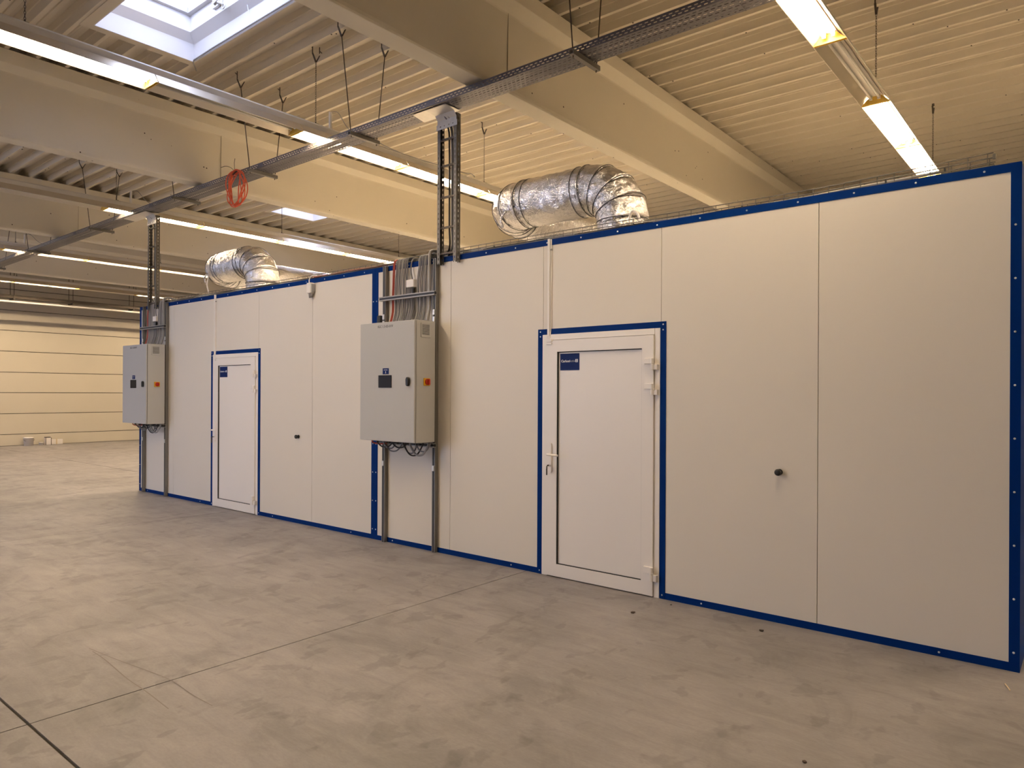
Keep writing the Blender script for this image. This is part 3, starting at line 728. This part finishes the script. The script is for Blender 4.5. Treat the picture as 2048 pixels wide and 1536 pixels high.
# small wiring bridges on top of the rows
def chain(x, y, z0, z1, desc):
    e = empty('suspension_chain', (x, y, z0), 'steel chain %s' % desc, 'chain', 'chains of the light rows')
    b = MB(); n = max(2, int((z1-z0-.09)/.024)); P = (z1-.085-z0)/n
    for i in range(n):
        c = Vector((x, y, z0+P*(i+.5))); a = Vector((1, 0, 0)) if i % 2 else Vector((0, 1, 0))
        L = P*.66
        pts = [c+a*.007*math.cos(t)+Vector((0, 0, 1))*L*math.sin(t) for t in [2*PI*j/8 for j in range(8)]]
        b.tube(pts, .0022, 4, closed=True)
    b.build('chain_links', 'steel_dark', e)
    h = MB(); hook(h, x, y, z1-.005); h.build('roof_hook', 'steel_dark', e)
    MB().box(x-.035, x+.035, y-.02, y+.02, ZL+.168, ZL+.176).build('clip', 'steel_dark', e)
    MB().lathe([(.012, ZL+.176), (.004, ZL+.205)], 8, (x, y, 0)).build('eye', 'steel_dark', e)
for X, ys, d in ((-1.662, (2.57, 5.72), 'of the row at the upper right corner'), (-6.79, (-3.08, -.27, 2.58, 5.6), 'of the row beside the large skylight'),
                 (-11.955, (-.35, 2.6, 5.53), 'of the row behind the farther ladder'), (-17.0, (-.3, 2.6), 'of the row over the far tray end'), (-21.93, (1.1, 4.1), 'of the farthest row')):
    for i, y in enumerate(ys): chain(X, y, ZL+.20, ZD, '%s, %s from the camera' % (d, ordn(i+1)))
for X, y, d in ((-6.79, -.05, 'row beside the large skylight'), (-11.955, -.1, 'row behind the farther ladder'), (-17.0, -.1, 'row over the far tray end')):
    e = empty('lamp_feed', (X, y, ZL), 'upright cable feed between the tray and the %s' % d, 'feed', 'cable feeds of the light rows')
    MB().box(X+.02, X+.045, y-.06, y-.03, ZL-.01, ZL+.36).build('post', 'lamp_white', e, bevel=.003)
    MB().tube(catmull([(X+.03, y-.045, ZL+.36), (X+.05, y+.05, ZL+.375), (X+.03, y+.2, ZL+.25), (X+.02, y+.45, ZL+.17)], 5), .005, 6).build('wire', 'cable_light', e, True)
# loose cable on the row beside the skylight
tag(MB().tube(catmull([(-6.74, .45, 4.66), (-6.71, .8, 4.60), (-6.70, 1.2, 4.59), (-6.71, 1.7, 4.615), (-6.72, 2.1, 4.63), (-6.74, 2.25, 4.66), (-6.73, 2.32, 4.63)], 6), .006, 6).build('loose_cable', 'cable_light', None, True),
    'loose pale cable lying on the lit row behind the nearer ladder', 'cable')

# ------------------------------------------------------------------ foil ducts on the cabin roofs
def duct(xr_, xl, which):
    R, y, z, br = .228, .46, 3.46, .34
    e = empty('foil_duct', (xr_, y, 2.95), 'large foil-wrapped air duct with elbows on the roof of the %s cabin' % which, 'duct', 'foil ducts on the cabin roofs')
    def crinkle(i, k):
        return R*(1+.012*math.sin(k*1.7+i*.9)+random.uniform(-.012, .012))
    def piece(nm, pts, n=40):
        return MB().tube(pts, R, n, rf=crinkle).build(nm, 'foil', e, True)
    def ring(c, d, m='cable_black', rr=1.012, th=.0032):
        c = Vector(c); d = Vector(d).normalized(); a = d.cross(Vector((0, 0, 1)) if abs(d.z) < .9 else Vector((1, 0, 0))).normalized(); b = d.cross(a)
        MB().tube(arc(c, R*rr, 0, 2*PI, 36, a, b)[:-1], th, 5, closed=True).build('band', m, e)
    piece('riser', [(xr_, y, 2.9465+(z-br-2.9465)*i/4) for i in range(5)])
    ct = (xr_-br, y, z-br)
    # segmented elbow: riser to horizontal
    segs = [i*PI/8 for i in range(5)]
    pr = [Vector(ct)+Vector((math.cos(a), 0, math.sin(a)))*br for a in segs]
    for i in range(4):
        piece('elbow_segment', [pr[i]+(pr[i+1]-pr[i])*j/6 for j in range(-1, 8)])
        ring(pr[i], (-math.sin(segs[i]), 0, math.cos(segs[i])), rr=1.03)
    ring(pr[4], (1, 0, 0), rr=1.03)
    x0, x1 = xr_-br, xl+br
    n = max(6, int((x0-x1)/.03)); piece('straight_run', [(x0+(x1-x0)*i/n, y, z) for i in range(n+1)])
    for t in (.12, .90): ring((x0+(x1-x0)*t, y, z), (1, 0, 0), rr=1.02)
    c2 = Vector((xl+br, y+br, z)); p2 = [c2+Vector((-math.sin(a), -math.cos(a), 0))*br for a in segs]
    for i in range(4):
        piece('elbow_segment', [p2[i]+(p2[i+1]-p2[i])*j/6 for j in range(-1, 8)])
        ring(p2[i], (-math.cos(segs[i]), math.sin(segs[i]), 0), rr=1.03)
    n = 60; piece('rear_run', [(xl, y+br+(4.6-y-br)*i/n, z) for i in range(n+1)])
    ring((xl, y+br, z), (0, 1, 0), rr=1.03)
    for yy in (1.6, 3.2): MB().box(xl-.26, xl+.26, yy-.03, yy+.03, 2.95, 3.235).build('support_block', 'strut', e)
    MB().tube(catmull([(xl+.25, y-.22, z-.10), (xl+.20, y-.24, z-.17), (xl+.22, y-.23, z-.26)], 4), .012, 8).build('foil_tab', 'foil', e, True)
duct(-3.24, -4.66, 'nearer'); duct(-9.06, -10.45, 'farther')
tag(MB().tube(catmull([(-10.02, .16, 3.28), (-9.98, .12, 3.15), (-9.90, .10, 3.05), (-9.86, .1, 2.97)], 5), .010, 8).build('white_pipe', 'white_pvc', None, True), 'bent white pipe beside the foil duct of the farther cabin', 'pipe')
tag(MB().tube(catmull([(-2.93, .22, 2.96), (-2.94, .20, 3.08), (-2.99, .20, 3.13), (-3.03, .21, 3.08), (-3.03, .22, 2.97)], 5), .011, 8).build('white_hose', 'white_pvc', None, True), 'looped white hose in front of the nearer foil duct riser', 'hose')

# ------------------------------------------------------------------ wire basket tray and cables on the roof edge
e = empty('wire_basket_tray', (-6.1, .1, 2.955), 'wire basket cable tray lying along the front roof edge of both cabins', 'cable tray')
def zoff(x): return max(0, (x+1.5))*.03 + .008*math.sin(x*1.1)
xs = [-.47-.2*i for i in range(57)]
for y, z in ((.05, 2.962), (.085, 2.960), (.12, 2.960), (.155, 2.962), (.05, 2.990), (.05, 3.018), (.155, 2.990), (.155, 3.018)):
    MB().tube([(x, y, z+zoff(x)) for x in xs], .0036, 5).build('wire', 'ladder_steel', e)
b = MB(); x = -.50
while x > -11.7:
    o = zoff(x); b.tube([(x, .05, 3.020+o), (x, .05, 2.960+o), (x, .155, 2.960+o), (x, .155, 3.020+o)], .0026, 4); x -= .1
b.build('cross_wires', 'ladder_steel', e, kind='stuff')
MB().box(-.475, -.458, .042, .060, 2.975+.03, 3.008+.03).build('end_clamp', 'ladder_steel', e, bevel=.004)
for i, (y, z, r, m, xa, xb, nm) in enumerate(((.075, 2.972, .010, 'cable_light', -.75, -11.6, 'light grey'), (.10, 2.975, .009, 'cable_light', -1.2, -11.6, 'pale grey'), (.062, 2.968, .007, 'cable_black', -1.6, -11.4, 'black'),
                                          (.125, 2.972, .009, 'cable_grey', -2.6, -11.5, 'dark grey'), (.09, 2.990, .008, 'cable_black', -4.6, -11.3, 'thin black'), (.07, 2.992, .006, 'cable_red', -5.7, -7.4, 'thin red'), (.11, 2.995, .010, 'cable_grey', -4.7, -6.2, 'thick grey'))):
    n = int(abs(xa-xb)/.15); P = [(xa+(xb-xa)*j/n, y+.010*math.sin(j*.9+i), z+zoff(xa+(xb-xa)*j/n)+.006*abs(math.sin(j*.55+i*1.7))) for j in range(n+1)]
    tag(MB().tube(P, r, 6).build('roof_cable', m, None, True), '%s cable lying in the wire basket tray on the roof edge' % nm, 'cable', 'cables in the roof edge basket')
for i, x in enumerate((-.72, -1.05, -2.0, -2.9, -4.4, -5.0, -6.4)):
    tag(MB().box(x-.005, x+.005, .045, .062, 2.962+zoff(x), 2.984+zoff(x)).build('cable_tie', 'black', None, bevel=.002), 'tiny black cable tie, %s from the right end of the roof edge basket' % ordn(i+1), 'cable tie', 'black ties on the basket tray')
# tangle on the roof edge at the far corner
for i in range(5):
    x = -11.62+i*.05
    tag(MB().tube(catmull([(x-.08, .10, 2.97), (x-.02, .03, 3.04+.012*i), (x+.06, .0, 3.02), (x+.16, .06, 2.97)], 5), .006, 6).build('roof_cable', ('cable_light', 'cable_grey', 'cable_black')[i % 3], None, True),
        '%s looped cable from the left at the far roof corner of the farther cabin' % ordn(i+1), 'cable', 'looped cables at the far roof corner')

# ------------------------------------------------------------------ far end of the hall
e = empty('cable_tray', (-23.2, 3, 4.15), 'dark cable tray running along the end wall at far left', 'cable tray')
b = MB(); b.box(-23.35, -23.05, -6, 11, 4.15, 4.155); b.box(-23.353, -23.35, -6, 11, 4.15, 4.24); b.box(-23.05, -23.047, -6, 11, 4.15, 4.24); b.build('tray_section', 'tray_dark', e)
for y in (1.35, 2.81, 4.5):
    h = MB(); h.tube([(-23.36, y, 4.13), (-23.36, y, 5.4)], .008, 6); h.tube([(-23.04, y, 4.13), (-23.04, y, 5.4)], .008, 6); h.box(-23.38, -23.02, y-.02, y+.02, 4.11, 4.149)
    h.build('hanger', 'steel_dark', e)
tag(MB().tube([(-23.0, -6, 4.05), (-23.0, 11, 4.05)], .028, 10).build('steel_pipe', 'lamp_white', None, True), 'pale horizontal pipe under the dark tray along the end wall', 'pipe')
def bucket(x, y, r, h, label):
    e = empty('paint_bucket', (x, y, 0), label, 'bucket')
    MB().lathe([(r*.86, 0), (r, h*.93), (r*1.04, h*.93), (r*1.04, h)], 20, (x, y, .001)).build('body', 'bucket', e, True)
    MB().lathe([(r*1.0, h), (r*.9, h+.008)], 20, (x, y, .001)).build('lid', 'white_pvc', e, True)
    MB().tube(arc((x+r*.2, y, h*.8), r*1.06, 0, PI, 12, (0, 1, 0), (.5, 0, -.5)), .004, 5).build('handle', 'steel_dark', e)
bucket(-23.95, 1.98, .13, .235, 'white paint bucket standing on the floor against the end wall')
e = empty('canister', (-23.95, 2.46, 0), 'small white canister with dark edges beside the paint bucket', 'canister')
MB().box(-24.03, -23.87, 2.39, 2.53, .001, .21).build('body', 'bucket', e, bevel=.01)
MB().box(-24.02, -23.88, 2.395, 2.525, .21, .235).build('cap', 'steel_dark', e, bevel=.006)
for y in (2.388, 2.526): MB().box(-23.872, -23.862, y, y+.012, .001, .215).build('dark_edge', 'steel_dark', e)
e = empty('small_tub', (-23.9, 2.28, 0), 'low pale tub between the bucket and the canister', 'tub')
MB().lathe([(.055, 0), (.062, .075), (.066, .075), (.066, .085)], 16, (-23.9, 2.28, .001)).build('body', 'bucket', e, True)
MB().lathe([(.06, .085), (.05, .09)], 16, (-23.9, 2.28, .001)).build('lid', 'white_pvc', e, True)
e = empty('flat_carton', (-24.05, 2.72, 0), 'flat pale carton leaning at the end wall beside the canister', 'carton')
MB().box(-24.14, -24.06, 2.57, 2.90, .001, .15).build('box', 'bucket', e, bevel=.004)
MB().box(-24.145, -24.055, 2.72, 2.75, .0, .151).build('tape', 'straw', e)

# ------------------------------------------------------------------ scraps on the floor
tag(MB().tube([(-.377, -.255, .004), (-.362, -.30, .005), (-.348, -.342, .003)], .0035, 5).build('wood_splinter', 'straw'), 'pale wood splinter on the floor by the right blue corner', 'splinter')
def scrap(nm, x, y, m, label, s=.012):
    b = MB(); n = 7; random.seed(int(x*100))
    top = [(x+s*math.cos(2*PI*i/n)*random.uniform(.6, 1.2), y+s*math.sin(2*PI*i/n)*random.uniform(.6, 1.2)) for i in range(n)]
    b.prism(top, 'z', .0005, s*.55); tag(b.build(nm, m, None, bevel=.002), label, 'scrap')
scrap('rust_flake', -.968, -1.831, 'rust', 'small brown flake on the floor near the bottom right edge')
scrap('dirt_clod', -1.733, -.248, 'steel_dark', 'small dark crumb on the floor below the black knob', .016)
scrap('leaf_scrap', -2.595, -.465, 'rust', 'small brown scrap on the floor before the nearer door', .018)
scrap('pebble', -2.474, -.106, 'black', 'tiny black pebble by the blue foot of the nearer door trim', .009)
